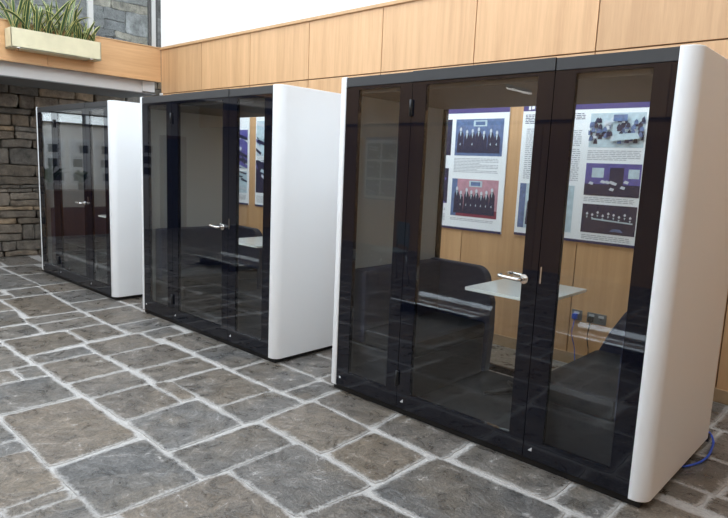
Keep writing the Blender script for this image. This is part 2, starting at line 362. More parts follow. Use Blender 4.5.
for i, p in enumerate(SLABS):
    b = browns.get(i, rnd.uniform(-.7, .75)); v = rnd.uniform(.86, 1.14)
    grey = Vector((.122, .111, .100)); brown = Vector((.140, .112, .086)); cool = Vector((.104, .100, .096))
    col = grey.lerp(brown, b) if b > 0 else grey.lerp(cool, -b)
    col = tuple(col * v)
    cx = sum(q[0] for q in p) / 4; cy = sum(q[1] for q in p) / 4
    outer = []
    near = -7.5 < cx < .8 and -2.6 < cy < .3
    # rounded, wobbly outline
    for k in range(4):
        a, c = Vector(p[k]), Vector(p[(k + 1) % 4]); L_ = (c - a).length; n = max(3, int(L_ / (.045 if near else .2)))
        nr = Vector((-(c - a).y, (c - a).x)).normalized()
        for j in range(n):
            t = j / n; q = a.lerp(c, t)
            inset = -.0175 + max(0, 1 - min(t, 1 - t) * L_ / .03) * .004
            w = noise.noise(Vector((q.x * 14 + i, q.y * 14, i * 3.1))) * .007 + noise.noise(Vector((q.x * 45, q.y * 45, i))) * .0035
            q = q - nr * (inset + w) if (Vector((cx, cy)) - a).dot(nr) < 0 else q + nr * (inset + w)
            outer.append(q)
    n = len(outer); s0 = len(V); dz = rnd.uniform(-.001, .001)
    cc = Vector((cx, cy))
    for f, z, e in ((0, -.009, 1), (0.003, dz - .002, 1), (.022, dz, .42), (.06, dz, 0)):
        for q in outer:
            d = cc - q; L_ = d.length; g = q + d / L_ * min(f * 1.5, L_ * .7); V.append((g.x, g.y, z)); T.append(col); E_.append(e)
    for r in range(3):
        for k in range(n):
            A = s0 + r * n; B = A + n
            F.append((A + k, B + k, B + (k + 1) % n, A + (k + 1) % n)); FM.append(0)
    F.append(tuple(s0 + 3 * n + k for k in range(n))); FM.append(0)
fl = struct(raw('floor', V, F, [M['floor'], M['mortar']], fmat=FM, tone=T, edge=E_))
bm_ = bmesh.new(); bm_.from_mesh(fl.data); bmesh.ops.recalc_face_normals(bm_, faces=bm_.faces)
bm_.faces.ensure_lookup_table()
for f in bm_.faces:
    if abs(f.normal.z) > .4 and f.normal.z < 0: f.normal_flip()
bm_.to_mesh(fl.data); bm_.free()

# ------------------------------------------------------------------ oak wall (back)
YW = 1.98; Z2, Z1 = 2.605, 3.30
joints = [-8.18 + 1.157 * k for k in range(12)]
def panel_grid(name, xs, z0, z1, y, depth, mat, front=-1, gap=.005, rail=None):
    V, F, T = [], [], []
    for k in range(len(xs) - 1):
        t = (random.random(), random.random(), random.random())
        x0, x1 = xs[k] + gap, xs[k + 1] - gap
        b = [(x0, y, z0), (x1, y, z0), (x1, y, z1), (x0, y, z1)]
        s0 = len(V); V += b + [(q[0], y - front * depth, q[2]) for q in b]; T += [t] * 8
        for f in ((0, 1, 2, 3), (7, 6, 5, 4), (0, 4, 5, 1), (1, 5, 6, 2), (2, 6, 7, 3), (3, 7, 4, 0)): F.append(tuple(s0 + i for i in f))
    return V, F, T
# one wall: backing + two tiers of panels
V, F, T = panel_grid('w', joints, .10, Z2 - .006, YW, .02, None)
V2, F2, T2 = panel_grid('w', joints, Z2 + .006, Z1 - .03, YW, .02, None)
n0 = len(V); V += V2; T += T2; F += [tuple(i + n0 for i in f) for f in F2]
FM = [0] * len(F)
n0 = len(V); x0, x1 = -8.17, 4.0
bk = [(x0, YW + .018, 0), (x1, YW + .018, 0), (x1, YW + .018, Z1), (x0, YW + .018, Z1), (x0, YW + .12, 0), (x1, YW + .12, 0), (x1, YW + .12, Z1), (x0, YW + .12, Z1)]
V += bk; T += [(.5, .5, .5)] * 8
for f in ((0, 1, 2, 3), (7, 6, 5, 4), (0, 4, 5, 1), (1, 5, 6, 2), (2, 6, 7, 3), (3, 7, 4, 0)): F.append(tuple(n0 + i for i in f)); FM.append(1)
struct(raw('wall_back', V, F, [M['oak'], M['gap']], fmat=FM, tone=T))
struct(MB().box(-8.19, 4, YW - .022, YW + .12, Z1 - .03, Z1 + .006, .003).build('trim_1', M['oak_trim']))
struct(MB().box(-8.17, 4, YW - .003, YW + .10, Z1 + .006, 5.2).build('wall_back_upper', M['plaster']))
struct(MB().box(-8.17, 4, YW - .012, YW + .02, 0, .10, .002).build('baseboard_back', M['oak_plinth']))

# ------------------------------------------------------------------ rubble stone wall (left)
def stone_wall(name, X, y0, y1, z0, z1, seed, cols=((.175, .138, .100), (.135, .122, .105), (.27, .20, .13)), big=1.0, joint=.005, proud=1.0, mort='stone_mortar'):
    r = random.Random(seed); V, F, T, FM = [], [], [], []
    V += [(X - .02, y0, z0), (X - .02, y1, z0), (X - .02, y1, z1), (X - .02, y0, z1)]; F.append((0, 1, 2, 3)); FM.append(1); T += [(.1, .1, .1)] * 4
    z = z0
    while z < z1:
        h = r.choice([.06, .09, .12, .16, .2, .24]) * r.uniform(.85, 1.15) * big; y = y0 - r.random() * .3
        while y < y1:
            w = r.uniform(.16, .60) * (1 if h > .13 else 1.2) * big
            stack = [(z, h)]
            if h > .19 and r.random() < .35: stack = [(z, h * .45), (z + h * .47, h * .53)]
            for zz, hh in stack:
                a, b = max(y, y0) + joint, min(y + w, y1) - joint
                if b - a < .03: continue
                tt = r.random()
                base = Vector(cols[0]).lerp(Vector(cols[1]), tt) * r.uniform(.65, 1.35)
                if r.random() < .12: base = Vector(cols[2])
                # perimeter
                per = []; g = joint
                m = max(2, int((b - a) / .06)); mv = max(2, int(hh / .06))
                for i in range(m): per.append((a + (b - a) * i / m, zz + g))
                for i in range(mv): per.append((b, zz + g + (hh - 2 * g) * i / mv))
                for i in range(m): per.append((b - (b - a) * i / m, zz + hh - g))
                for i in range(mv): per.append((a, zz + hh - g - (hh - 2 * g) * i / mv))
                cy, cz = (a + b) / 2, zz + hh / 2; pr = r.uniform(.008, .038) * proud
                tl = r.uniform(-.03, .03); ring = []
                per2 = []
                for (py, pz) in per:
                    q = Vector((py, pz)); d = Vector((cy, cz)) - q
                    cor = abs(py - cy) / (b - a) * 2 * abs(pz - cz) / hh * 2
                    k = .05 * max(0, cor - .7) / .3 + .07 * noise.noise(Vector((py * 9, pz * 9, seed)))
                    q = q + d * k; q.y += noise.noise(Vector((py * 3, zz * 0 + pz * 2, 3 + seed))) * .03
                    per2.append(q)
                s0 = len(V); n = len(per2)
                for ins, dx in ((0, -.02), (.0, pr * .35), (.012, pr * .85), (.035, pr)):
                    for q in per2:
                        d = Vector((cy, cz)) - q; L_ = max(d.length, 1e-5); g2 = q + d / L_ * min(ins, L_ * .6)
                        e = tl * (g2.x - cy) * 2 + noise.noise(Vector((g2.x * 9, g2.y * 9, s0))) * .008
                        V.append((X + dx + (e if dx > 0 else 0), g2.x, g2.y)); T.append(tuple(base))
                for q_ in range(3):
                    for k in range(n):
                        A = s0 + q_ * n; B = A + n; F.append((A + k, A + (k + 1) % n, B + (k + 1) % n, B + k)); FM.append(0)
                F.append(tuple(s0 + 3 * n + k for k in range(n))); FM.append(0)
            y += w
        z += h
    return struct(raw(name, V, F, [M['stone'], M[mort]], fmat=FM, tone=T))
stone_wall('wall_left', -9.42, -.62, 2.85, 0, 3.0, 3)
stone_wall('wall_left_upper', -9.42, -.62, 2.85, 3.26, 5.2, 8, cols=((.19, .188, .18), (.165, .168, .168), (.26, .235, .19)), big=1.35, joint=.002, proud=.15, mort='stone_mortar_pale')
struct(MB().box(-9.6, -9.44, -.62, 2.9, 0, 5.2).build('wall_left_core', M['stone_mortar']))
struct(MB().box(-9.6, -8.17, 2.85, 2.95, 0, 5.2).build('wall_recess', M['stone_mortar']))

# ------------------------------------------------------------------ walkway fascia and soffit beam
def fascia(name, y0, y1):
    V, F, T = [], [], []
    y = y0
    while y < y1 - .01:
        e = min(y + 2.9, y1); t = (random.random(),) * 3
        s0 = len(V)
        for (a, b, c, d) in ((-8.21, -8.18, 2.80, 3.29),):
            q = [(a, y + .002, c), (b, y + .002, c), (b, y + .002, d), (a, y + .002, d)]
            V += q + [(p[0], e - .002, p[2]) for p in q]; T += [t] * 8
            for f in ((0, 1, 2, 3), (7, 6, 5, 4), (0, 4, 5, 1), (1, 5, 6, 2), (2, 6, 7, 3), (3, 7, 4, 0)): F.append(tuple(s0 + i for i in f))
        y = e
    return struct(raw(name, V, F, M['oak_h'], tone=T))
fascia('trim_2', -5.5, 1.978)
struct(MB().box(-8.24, -8.17, -5.5, 1.957, 3.29, 3.306, .002).build('trim_3', M['oak_trim']))
struct(MB().box(-8.24, -8.168, -5.5, 1.975, 2.782, 2.80, .002).build('trim_4', M['oak_trim']))
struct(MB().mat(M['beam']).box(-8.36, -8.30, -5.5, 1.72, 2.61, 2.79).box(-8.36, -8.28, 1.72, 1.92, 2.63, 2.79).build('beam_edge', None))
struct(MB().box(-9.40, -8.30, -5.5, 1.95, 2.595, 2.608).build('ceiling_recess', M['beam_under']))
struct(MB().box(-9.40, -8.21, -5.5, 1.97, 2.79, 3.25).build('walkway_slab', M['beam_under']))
struct(MB().box(-8.19, -8.12, 1.955, 1.977, 2.585, 2.615).build('trim_5', M['plaster']))

# upper glazing above the fascia
wf = MB()
for y0, y1 in ((.90, .97), (-1.6, -1.53)):
    wf.box(-8.30, -8.24, y0, y1, 3.306, 5.2, .004)
wf.box(-8.30, -8.24, 1.865, 1.93, 3.306, 5.2, .004).box(-8.285, -8.255, -5.4, 1.95, 5.14, 5.2)
wf = struct(wf.build('window_1', M['frame_paint']))
p = MB().box(-8.29, -8.25, 1.82, 1.86, 3.306, 5.2, .003).box(-8.275, -8.255, 1.935, 1.97, 3.306, 5.2).build('window_seal', M['frame_dark'], wf)
for a, b in ((-1.53, .90), (.97, 1.82)):
    MB().box(-8.272, -8.264, a, b, 3.306, 5.14).build('pane', M['clear'], wf)

# ------------------------------------------------------------------ ceiling with skylight, other walls
ce = MB()
ce.box(-9.6, -8.2, -6.8, 2.95, 5.2, 5.4).box(-8.2, 4, 1.95, 2.95, 5.2, 5.4).box(.6, 4, -6.8, 1.95, 5.2, 5.4).box(-8.2, .6, -6.8, -5.2, 5.2, 5.4)
struct(ce.build('ceiling', M['ceiling']))
sky = MB()
for x in (-6.2, -4.2, -2.0): sky.box(x - .05, x + .05, -5.2, 1.95, 5.2, 5.38)
for y in (-3.6, -1.2): sky.box(-8.2, .6, y - .04, y + .04, 5.22, 5.36)
struct(sky.build('window_2', M['frame_paint']))
# right wall, oak panelled
V, F, T = [], [], []
for k in range(8):
    y = -6 + k * 1.0; t = (random.random(),) * 3; s0 = len(V)
    V += [(3.97, y + .004, .1), (3.97, y + .996, .1), (3.97, y + .996, 3.3), (3.97, y + .004, 3.3)]; T += [t] * 4; F.append((s0, s0 + 3, s0 + 2, s0 + 1))
s0 = len(V); V += [(4.0, -6.6, 0), (4.0, 2.1, 0), (4.0, 2.1, 3.3), (4.0, -6.6, 3.3)]; T += [(.5,) * 3] * 4; F.append((s0, s0 + 3, s0 + 2, s0 + 1))
struct(raw('wall_right', V, F, M['oak'], tone=T))
struct(MB().box(3.98, 4.1, -6.6, 2.1, 3.3, 5.2).build('wall_right_upper', M['plaster']))
# far alcove beyond the stone wall: poster wall over a brown wood dado, white wall and doorway
struct(MB().box(-12.2, -12.0, -6.6, -.6, 0, 5.2).build('wall_alcove', M['plaster']))
struct(MB().box(-12.0, -9.6, -.62, -.5, 0, 5.2).build('wall_alcove_side', M['plaster']))
struct(MB().box(-12.0, -11.94, -3.3, -.62, 0, .9).build('trim_6', M['dark_wood']))
struct(MB().box(-12.0, -9.6, -6.4, -3.5, 2.9, 3.0).build('alcove_shade_board', M['shade_board']))  # unseen dark ceiling added to darken this end of the alcove in reflections
w3 = struct(MB().box(-12.0, -11.97, -3.4, -.7, 2.20, 2.235).box(-12.0, -11.97, -3.4, -.7, 2.40, 2.43).box(-12.0, -11.97, -2.35, -2.28, 2.235, 2.40).box(-12.0, -11.97, -1.2, -1.13, 2.235, 2.40).build('window_3', M['frame_dark']))
MB().box(-11.995, -11.985, -3.4, -.7, 2.235, 2.40).build('pane', plain('daylit clerestory pane', (.85, .95, 1.0), .3, emit=1.6), w3)
d1 = struct(MB().box(-12.0, -11.93, -4.62, -4.55, 0, 2.12).box(-12.0, -11.93, -4.05, -3.98, 0, 2.12).box(-12.0, -11.93, -4.62, -3.98, 2.05, 2.12).build('door_1', M['dark_wood']))
MB().box(-11.995, -11.96, -4.55, -4.05, 0, 2.05).build('door_leaf', M['header'], d1)
# wall facing the pods: oak lower wall, oak fascia above it, plaster and clerestory opening on top
xs = [-12 + 1.157 * k for k in range(15)]
V, F, T = panel_grid('w', xs, 0, 2.42, -6.4, .02, None, front=1)
raw_o = struct(raw('wall_front', V, F, M['oak'], tone=T))
V, F, T = panel_grid('w', xs, 2.36, 3.3, -5.0, .04, None, front=1)
struct(raw('wall_front_fascia', V, F, M['oak'], tone=T))
struct(MB().box(-12.2, 4, -6.6, -6.42, 0, 3.3).build('wall_front_core', M['gap']))
struct(MB().box(-12, 4, -5.5, -5.04, 2.38, 2.5).build('front_shade_slab', M['beam_under']))  # unseen soffit slab added to shade the lower wall, slot left for light
fr = MB().box(-12, 4, -6.55, -6.4, 3.3, 3.45)
for x in (-8, -6, -4, -2, 0, 2, 3.95): fr.box(x - .05, x + .05, -6.52, -6.42, 3.45, 5.2)
struct(fr.build('window_4', M['frame_paint']))

# ------------------------------------------------------------------ pods
PW, PD, PH = 2.075, 1.13, 2.20
def rounded(x0, x1, y0, y1, rs, n=10):
    """outline; rs = radii at (x0,y0),(x1,y0),(x1,y1),(x0,y1)"""
    pts = []
    for (cx, cy, r, a0) in ((x0, y0, rs[0], 180), (x1, y0, rs[1], 270), (x1, y1, rs[2], 0), (x0, y1, rs[3], 90)):
        if r <= 0: pts.append((cx, cy)); continue
        ox = cx + r if cx == x0 else cx - r; oy = cy + r if cy == y0 else cy - r
        for k in range(n + 1):
            a = math.radians(a0 + 90 * k / n); pts.append((ox + r * math.cos(a), oy + r * math.sin(a)))
    return pts
def ring_frame(name, x0, x1, z0, z1, l, r, b, t, y0, y1, mat, parent):
    m = MB().box(x0, x0 + l, y0, y1, z0, z1).box(x1 - r, x1, y0, y1, z0, z1).box(x0 + l, x1 - r, y0, y1, z0, z0 + b).box(x0 + l, x1 - r, y0, y1, z1 - t, z1)
    return m.build(name, mat, parent)
def make_pod():
    root = empty('office_pod', (0, 0, 0), '', 'office pod', 'glass fronted meeting pods in a row')
    hw = PW / 2; t = .088
    for s in (-1, 1):
        a, b = (hw, hw + t) if s > 0 else (-hw - t, -hw)
        rs = (0, .068, .03, 0) if s > 0 else (.068, 0, 0, .03)
        o = MB().prism(rounded(a, b, 0, PD, rs, 12), 'z', .04, PH, bevel=.004).build('side_panel', M['white'], root)
        for f in o.data.polygons:
            if abs(f.normal.z) < .5 and f.area < .08 * 2.2 and len(f.vertices) == 4: f.use_smooth = True
        MB().box(min(s * hw, s * (hw - .02)), max(s * hw, s * (hw - .02)), .045, PD - .04, .07, 2.09).build('wall_lining', M['lining'], root)
    MB().box(-hw - .05, hw + .05, .03, PD - .03, 0, .042).build('plinth', M['plinth'], root)
    MB().box(-hw, hw, .04, PD - .04, .042, .065).build('pod_floor', M['carpet'], root)
    MB().box(-hw, hw, .035, PD - .035, 2.09, 2.195).build('roof', M['roof'], root)
    # header strip, split above the door
    h1, h2 = -hw + .57, -hw + 1.495
    MB().box(-hw + .002, h1 - .003, .001, .035, 2.135, 2.196, .002).box(h2 + .003, hw - .002, .001, .035, 2.135, 2.196, .002).box(h1 + .001, h2 - .001, -.004, .035, 2.135, 2.199, .002).build('header', M['header'], root)
    Z0, ZT = .048, 2.132
    for nm, x0, x1, l, r in (('fixed_panel', -hw + .002, h1 - .002, .115, .095), ('door', h1 + .002, h2 - .002, .105, .09), ('fixed_panel', h2 + .002, hw - .002, .11, .10)):
        f = ring_frame(nm, x0, x1, Z0, ZT, l, r, .108, .018, .002, .032, M['black_frame'], root)
        MB().box(x0 + l, x1 - r, .004, .012, Z0 + .108, ZT - .018).build('pane', M['glass'], f)
        if nm == 'door':
            cx = x1 - .045 - .03; cz = 1.045
            hd = MB().disc((cx, .002, cz), (0, -1, 0), .026, .010)
            hd.tube([(cx, 0, cz), (cx, -.040, cz), (cx - .006, -.052, cz), (cx - .016, -.058, cz), (cx - .05, -.058, cz + .002), (cx - .10, -.058, cz + .004), (cx - .122, -.056, cz + .006), (cx - .130, -.046, cz + .007), (cx - .130, -.022, cz + .007)], .0095, 12)
            hd.disc((cx, .032, cz), (0, 1, 0), .026, .010)
            hd.tube([(cx, .04, cz), (cx, .075, cz), (cx - .006, .087, cz), (cx - .02, .092, cz), (cx - .10, .092, cz + .004), (cx - .126, .088, cz + .006), (cx - .130, .07, cz + .007), (cx - .13, .055, cz + .007)], .0095, 12)
            hd.build('handle', M['steel'], f)
            for z in (.25, 1.98):
                MB().box(x0 - .012, x0 + .010, -.010, .004, z - .045, z + .045, .003).tube([(x0 - .001, -.011, z - .05), (x0 - .001, -.011, z + .05)], .007, 8).build('hinge', M['black'], f)
            MB().mat(M['badge']).prism([(x0 + .03, .115 - .022), (x0 + .052, .115 - .022), (x0 + .052, .115)], 'y', .0005, .0025).build('badge', None, f)
        elif x0 < 0:
            MB().box(x0 + .028, x0 + .042, .0005, .0025, .10, .114).build('badge', M['badge'], f)
        else:
            MB().box(x0 + .012, x0 + .020, -.002, .003, 1.035, 1.125).build('strike_plate', M['steel'], f)
            MB().prism([(x0 + .028, .095), (x0 + .05, .095), (x0 + .05, .117)], 'y', .0005, .0025).build('badge', M['badge'], f)
    bk = ring_frame('back_panel', -hw + .002, hw - .002, .07, 2.132, .045, .045, .05, .03, PD - .034, PD - .004, M['black_frame'], root)
    MB().box(-hw + .047, hw - .047, PD - .02, PD - .012, .12, 2.102).build('pane', M['clear'], bk)
    return root
pod = make_pod()
PODS = [(-1.0375, 0, 'largest and nearest glass pod, its white side panel at the right edge'),
        (-3.9085, .006, 'middle of the three black framed glass pods with white sides'),
        (-6.7525, .006, 'farthest black framed glass pod, in front of the rubble stone wall')]
podobjs = []
for i, (x, y, lab) in enumerate(PODS):
    o = pod if i == 0 else copy_tree(pod)
    o.location = (x, y, 0); o['label'] = lab; podobjs.append(o)

# ------------------------------------------------------------------ sofas and tables in the pods
def make_sofa(s):
    """corner sofa against one side wall; s=+1 faces +x, s=-1 mirrored. origin at pod centre"""
    root = empty('sofa', (0, 0, 0), '', 'sofa', 'navy sofas inside the pods')
    hw = PW / 2 - .022
    X = lambda x: s * x
    def bx(m, x0, x1, *r, **k): a, b = sorted((X(x0), X(x1))); return m.box(a, b, *r, **k)
    bx(MB(), -hw, -.44, .11, 1.0, .067, .36, bevel=.02).build('base', M['navy_shaded'], root)
    bx(MB(), -hw + .13, -.43, .11, 1.0, .36, .47, bevel=.035).build('seat', M['navy_shaded'], root)
    bx(MB(), -hw, -hw + .13, .11, 1.0, .36, .89, bevel=.03).build('backrest', M['navy'], root)
    pts = [(-hw, .075), (-.42, .075), (-.40, .40), (-.405, .62), (-.43, .70)]
    for k in range(9):
        a = math.radians(10 + 80 * k / 8); pts.append((-.57 + .115 * math.cos(a), .775 + .115 * math.sin(a)))
    pts += [(-hw + .02, .895), (-hw, .87)]
    if s < 0: pts = [(-hw, .075), (-.45, .075), (-.43, .36), (-.44, .46), (-.50, .60), (-.58, .74), (-.66, .84), (-.73, .89), (-.80, .91), (-hw + .02, .91), (-hw, .89)]
    pts = [(X(a), b) for a, b in pts]
    MB().prism(pts, 'y', 1.0, 1.085, bevel=.018).build('wing_panel', M['navy'], root)
    return root
sofaL, sofaR = make_sofa(1), make_sofa(-1)
def make_table():
    root = empty('pedestal_table', (0, 0, .067), '', 'table', 'small pale tables inside the pods')
    MB().prism(rounded(-.285, .285, -.335, .335, (.02,) * 4, 4), 'z', .752, .772, bevel=.003).build('tabletop', M['tabletop'], root)
    MB().box(-.16, .16, -.03, .03, .735, .751).box(-.03, .03, -.2, .2, .735, .751).build('bracket', M['black'], root)
    MB().tube([(0, 0, .03), (0, 0, .736)], .028, 16).build('column', M['black'], root)
    b = MB()
    for k in range(4):
        a = math.radians(45 + 90 * k); d = Vector((math.cos(a), math.sin(a), 0))
        b.tube([d * .02 + Vector((0, 0, .040)), d * .12 + Vector((0, 0, .030)), d * .24 + Vector((0, 0, .012))], [.024, .018, .011], 8)
    b.build('base', M['black'], root)
    return root
tab = make_table()
where = ['nearest pod', 'middle pod', 'farthest pod']
for i, (x, y, _) in enumerate(PODS):
    for s, src in ((1, sofaL), (-1, sofaR)):
        o = src if i == 0 else copy_tree(src)
        o.location = (x, y, 0)
        o['label'] = 'navy sofa with rounded wing on the %s side inside the %s' % ('left' if s > 0 else 'right', where[i])
    o = tab if i == 0 else copy_tree(tab)
    o.location = (x, y + .77, .067); o['label'] = 'small pale rectangular table between the sofas of the %s' % where[i]

# ------------------------------------------------------------------ posters
def picture(parent, x0, x1, z0, z1, y, bg, n, seed, body='pic_dark', head='pic_skin', lower=None, kind='people', d=-1):
    """a printed photograph: rows of small figures or furniture shapes, ink on paper"""
    r = random.Random(seed); m = MB(); e = [.0012]
    def lay(): e[0] += .00035; return y + d * e[0]
    def rect(mat, a, b, c, f):
        a, b = max(a, x0), min(b, x1); c, f = max(c, z0), min(f, z1)
        if b <= a or f <= c: return
        yy = lay(); m.mat(M[mat]); m.face([(a, yy, c), (b, yy, c), (b, yy, f), (a, yy, f)])
    def poly(mat, pts):
        yy = lay(); m.mat(M[mat]); m.face([(min(max(a, x0), x1), yy, min(max(b, z0), z1)) for a, b in pts])
    w, h = x1 - x0, z1 - z0
    rect(bg, x0, x1, z0, z1)
    if lower: rect(lower, x0, x1, z0, z0 + h * .2)
    if kind == 'people':
        rect('pic_mid', x0, x0 + w * .12, z0, z1); rect('pic_pale', x0 + w * .38, x0 + w * .66, z1 - h * .2, z1 - h * .04); rect('pic_mid', x0 + w * .42, x0 + w * .62, z1 - h * .17, z1 - h * .07)
        fig = [(x0 + w * (.06 + .88 * (k + .5) / n) + r.uniform(-.01, .01) * w, z0 + h * r.uniform(.62, .74), min(w / n * .50, w * .13)) for k in range(n)]
        for cx, top, bw in fig:
            poly(body, [(cx - bw, z0 + h * .08), (cx + bw, z0 + h * .08), (cx + bw * .85, top - h * .14), (cx + bw * .3, top - h * .04), (cx - bw * .3, top - h * .04), (cx - bw * .85, top - h * .14)])
        for cx, top, bw in fig:
            rr = h * .05
            poly(head, [(cx + rr * .75 * math.cos(a * math.pi / 4), top + rr * 1.15 * math.sin(a * math.pi / 4)) for a in range(8)])
            poly('pic_pale', [(cx - bw * .28, top - h * .06), (cx + bw * .28, top - h * .06), (cx, top - h * .2)])
            if r.random() < .6: poly('pic_pale', [(cx - bw * .2, z0 + h * .30), (cx + bw * .2, z0 + h * .28), (cx + bw * .1, z0 + h * .36)])
    elif kind == 'room':
        rect('pic_pale', x0 + w * .12, x0 + w * .34, z0 + h * .56, z0 + h * .86); rect('pic_pale', x0 + w * .78, x0 + w * .97, z0 + h * .56, z0 + h * .84)
        rect('pic_dark', x0 + w * .45, x0 + w * .70, z0 + h * .35, z0 + h * .88); rect(body, x0, x1, z0, z0 + h * .36)
        for k in range(n):
            cx = x0 + w * (.12 + .8 * r.random()); cz = z0 + h * r.uniform(.08, .5); q = w * .05
            poly(head, [(cx - q, cz), (cx + q * .6, cz - q * .4), (cx + q, cz + q * .5), (cx - q * .4, cz + q * .9)])
    elif kind == 'table':
        for k in range(n):
            cx = x0 + w * (.05 + .9 * (k + .5) / n); cz = z0 + h * r.uniform(.60, .78); q = h * .05
            poly(head, [(cx - q, cz), (cx, cz - q), (cx + q, cz), (cx, cz + q * 1.3)])
            poly('pic_pale', [(cx - q * .7, cz - q * 1.6), (cx + q * .7, cz - q * 1.6), (cx, cz - q * 3.2)])
        poly('pic_pale', [(x0 + w * .2, z0 + h * .47), (x0 + w * .95, z0 + h * .40), (x0 + w * .95, z0 + h * .45), (x0 + w * .2, z0 + h * .52)])
        poly('pic_mid', [(x0 + w * .55, z0 + h * .1), (x0 + w * .8, z0 + h * .1), (x0 + w * .74, z0 + h * .2), (x0 + w * .6, z0 + h * .2)])
    elif kind == 'crowd':
        for k in range(n):
            cx = x0 + w * r.random(); cz = z0 + h * r.uniform(.2, .84); q = w * .04
            poly(r.choice([body, body, 'pic_mid', head]), [(cx - q, cz - q * 1.5), (cx + q, cz - q * 1.5), (cx + q * .8, cz), (cx, cz + q * .8), (cx - q * .8, cz)])
        poly('pic_pale', [(x0 + w * .45, z0 + h * .18), (x0 + w * .95, z0 + h * .25), (x0 + w * .9, z0 + h * .42), (x0 + w * .5, z0 + h * .38)])
        rect('pic_mid', x0 + w * .45, x0 + w * .7, z1 - h * .25, z1 - h * .06)
    elif kind == 'slash':
        for k in range(n):
            a = x0 + w * r.uniform(-.2, .8); b = z0 + h * r.random(); q = w * r.uniform(.1, .3)
            poly(r.choice(['pic_dark', 'pic_pale', 'pic_violet', head]), [(a, b), (a + q * 2.2, b - h * .12), (a + q * 2.5, b - h * .05), (a + q * .4, b + h * .08)])
    return m.build('photograph', None, parent)
def text_block(parent, x0, x1, z0, z1, y, step=.014, d=-1, mat='text', thick=.42, seed=1):
    r = random.Random(seed + int(abs(x0) * 100)); m = MB(); z = z1
    while z > z0:
        e = x1 if r.random() < .8 else x0 + (x1 - x0) * r.uniform(.4, .95)
        a = x0
        while a < e - .006:
            b = min(a + r.uniform(.016, .05), e); yy = y + d * .0014
            m.face([(a, yy, z - step * thick), (b, yy, z - step * thick), (b, yy, z), (a, yy, z)]); a = b + .007
        z -= step
    return m.build('text_block', M[mat], parent)
def poster(x0, x1, z0, z1, label, group, y=YW - .003, d=-1, band=.16):
    root = empty('poster', ((x0 + x1) / 2, y, z0), label, 'poster', group)
    root_inv = Matrix.Translation(root.location).inverted()
    def adopt(o): o.parent = root; o.matrix_parent_inverse = root_inv; return o
    a, b = sorted((y, y + d * .012))
    adopt(MB().box(x0, x1, a, b, z0, z1).build('board', M['paper']))
    yy = y + d * .012
    if band: adopt(MB().box(x0, x1, *sorted((yy, yy + d * .001)), z1 - band, z1).build('header_band', M['purple']))
    adopt(MB().box(x0, x1, *sorted((yy, yy + d * .001)), z0, z0 + .022).build('bottom_edge', M['navy_ink']))
    return root, adopt, yy
# poster seen through the door of the nearest pod
r, ad, yy = poster(-3.04, -1.962, 1.045, 2.31, 'display poster with two large group photographs beside the doorway of the nearest pod', 'display posters on the oak wall')
ad(picture(None, -2.53, -2.01, 1.755, 2.095, yy, 'pic_mid', 7, 1))
ad(picture(None, -2.535, -2.02, 1.178, 1.535, yy, 'pic_pink', 8, 2, lower='pic_red'))
ad(text_block(None, -2.53, -2.04, 1.59, 1.73, yy)); ad(text_block(None, -2.535, -2.05, 1.13, 1.155, yy))
ad(picture(None, -3.0, -2.575, 1.755, 2.095, yy, 'pic_dark', 5, 3)); ad(picture(None, -3.0, -2.585, 1.29, 1.63, yy, 'pic_dark', 5, 4, kind='slash')); ad(text_block(None, -3.0, -2.6, 1.12, 1.24, yy))
m = MB()
for k in range(4): m.box(-2.50 + k * .10, -2.43 + k * .10, yy - .0016, yy - .0008, 2.195, 2.245)
r, ad, yy = poster(-1.826, -.50, 1.06, 2.31, 'wide display poster with a column of three photographs behind the nearest pod', 'display posters on the oak wall')
ad(picture(None, -1.212, -.778, 1.845, 2.115, yy, 'pic_pale', 85, 5, kind='crowd'))
ad(picture(None, -1.214, -.77, 1.457, 1.717, yy, 'pic_violet', 8, 6, kind='room'))
ad(picture(None, -1.212, -.772, 1.150, 1.385, yy, 'pic_dark', 9, 7, kind='table'))
ad(text_block(None, -1.214, -.79, 1.74, 1.82, yy)); ad(text_block(None, -1.21, -.8, 1.405, 1.44, yy)); ad(text_block(None, -1.20, -.8, 1.10, 1.13, yy))
ad(text_block(None, -1.39, -1.26, 2.07, 2.12, yy, mat='navy_ink')); ad(text_block(None, -1.78, -1.275, 1.56, 2.0, yy, step=.017)); ad(text_block(None, -1.80, -1.60, 2.05, 2.12, yy, mat='navy_ink'))
ad(picture(None, -1.80, -1.296, 1.132, 1.525, yy, 'pic_pale', 2, 8))
ad(text_block(None, -.74, -.54, 1.2, 2.1, yy, step=.02))
m = MB()
for a, b, c, d in ((-1.775, -1.755, 2.16, 2.20), (-1.745, -1.72, 2.165, 2.2), (-1.71, -1.69, 2.16, 2.2), (-1.68, -1.655, 2.16, 2.2)): m.box(a, b, yy - .003, yy - .001, c, d)
ad(m.build('header_lettering', M['paper']))
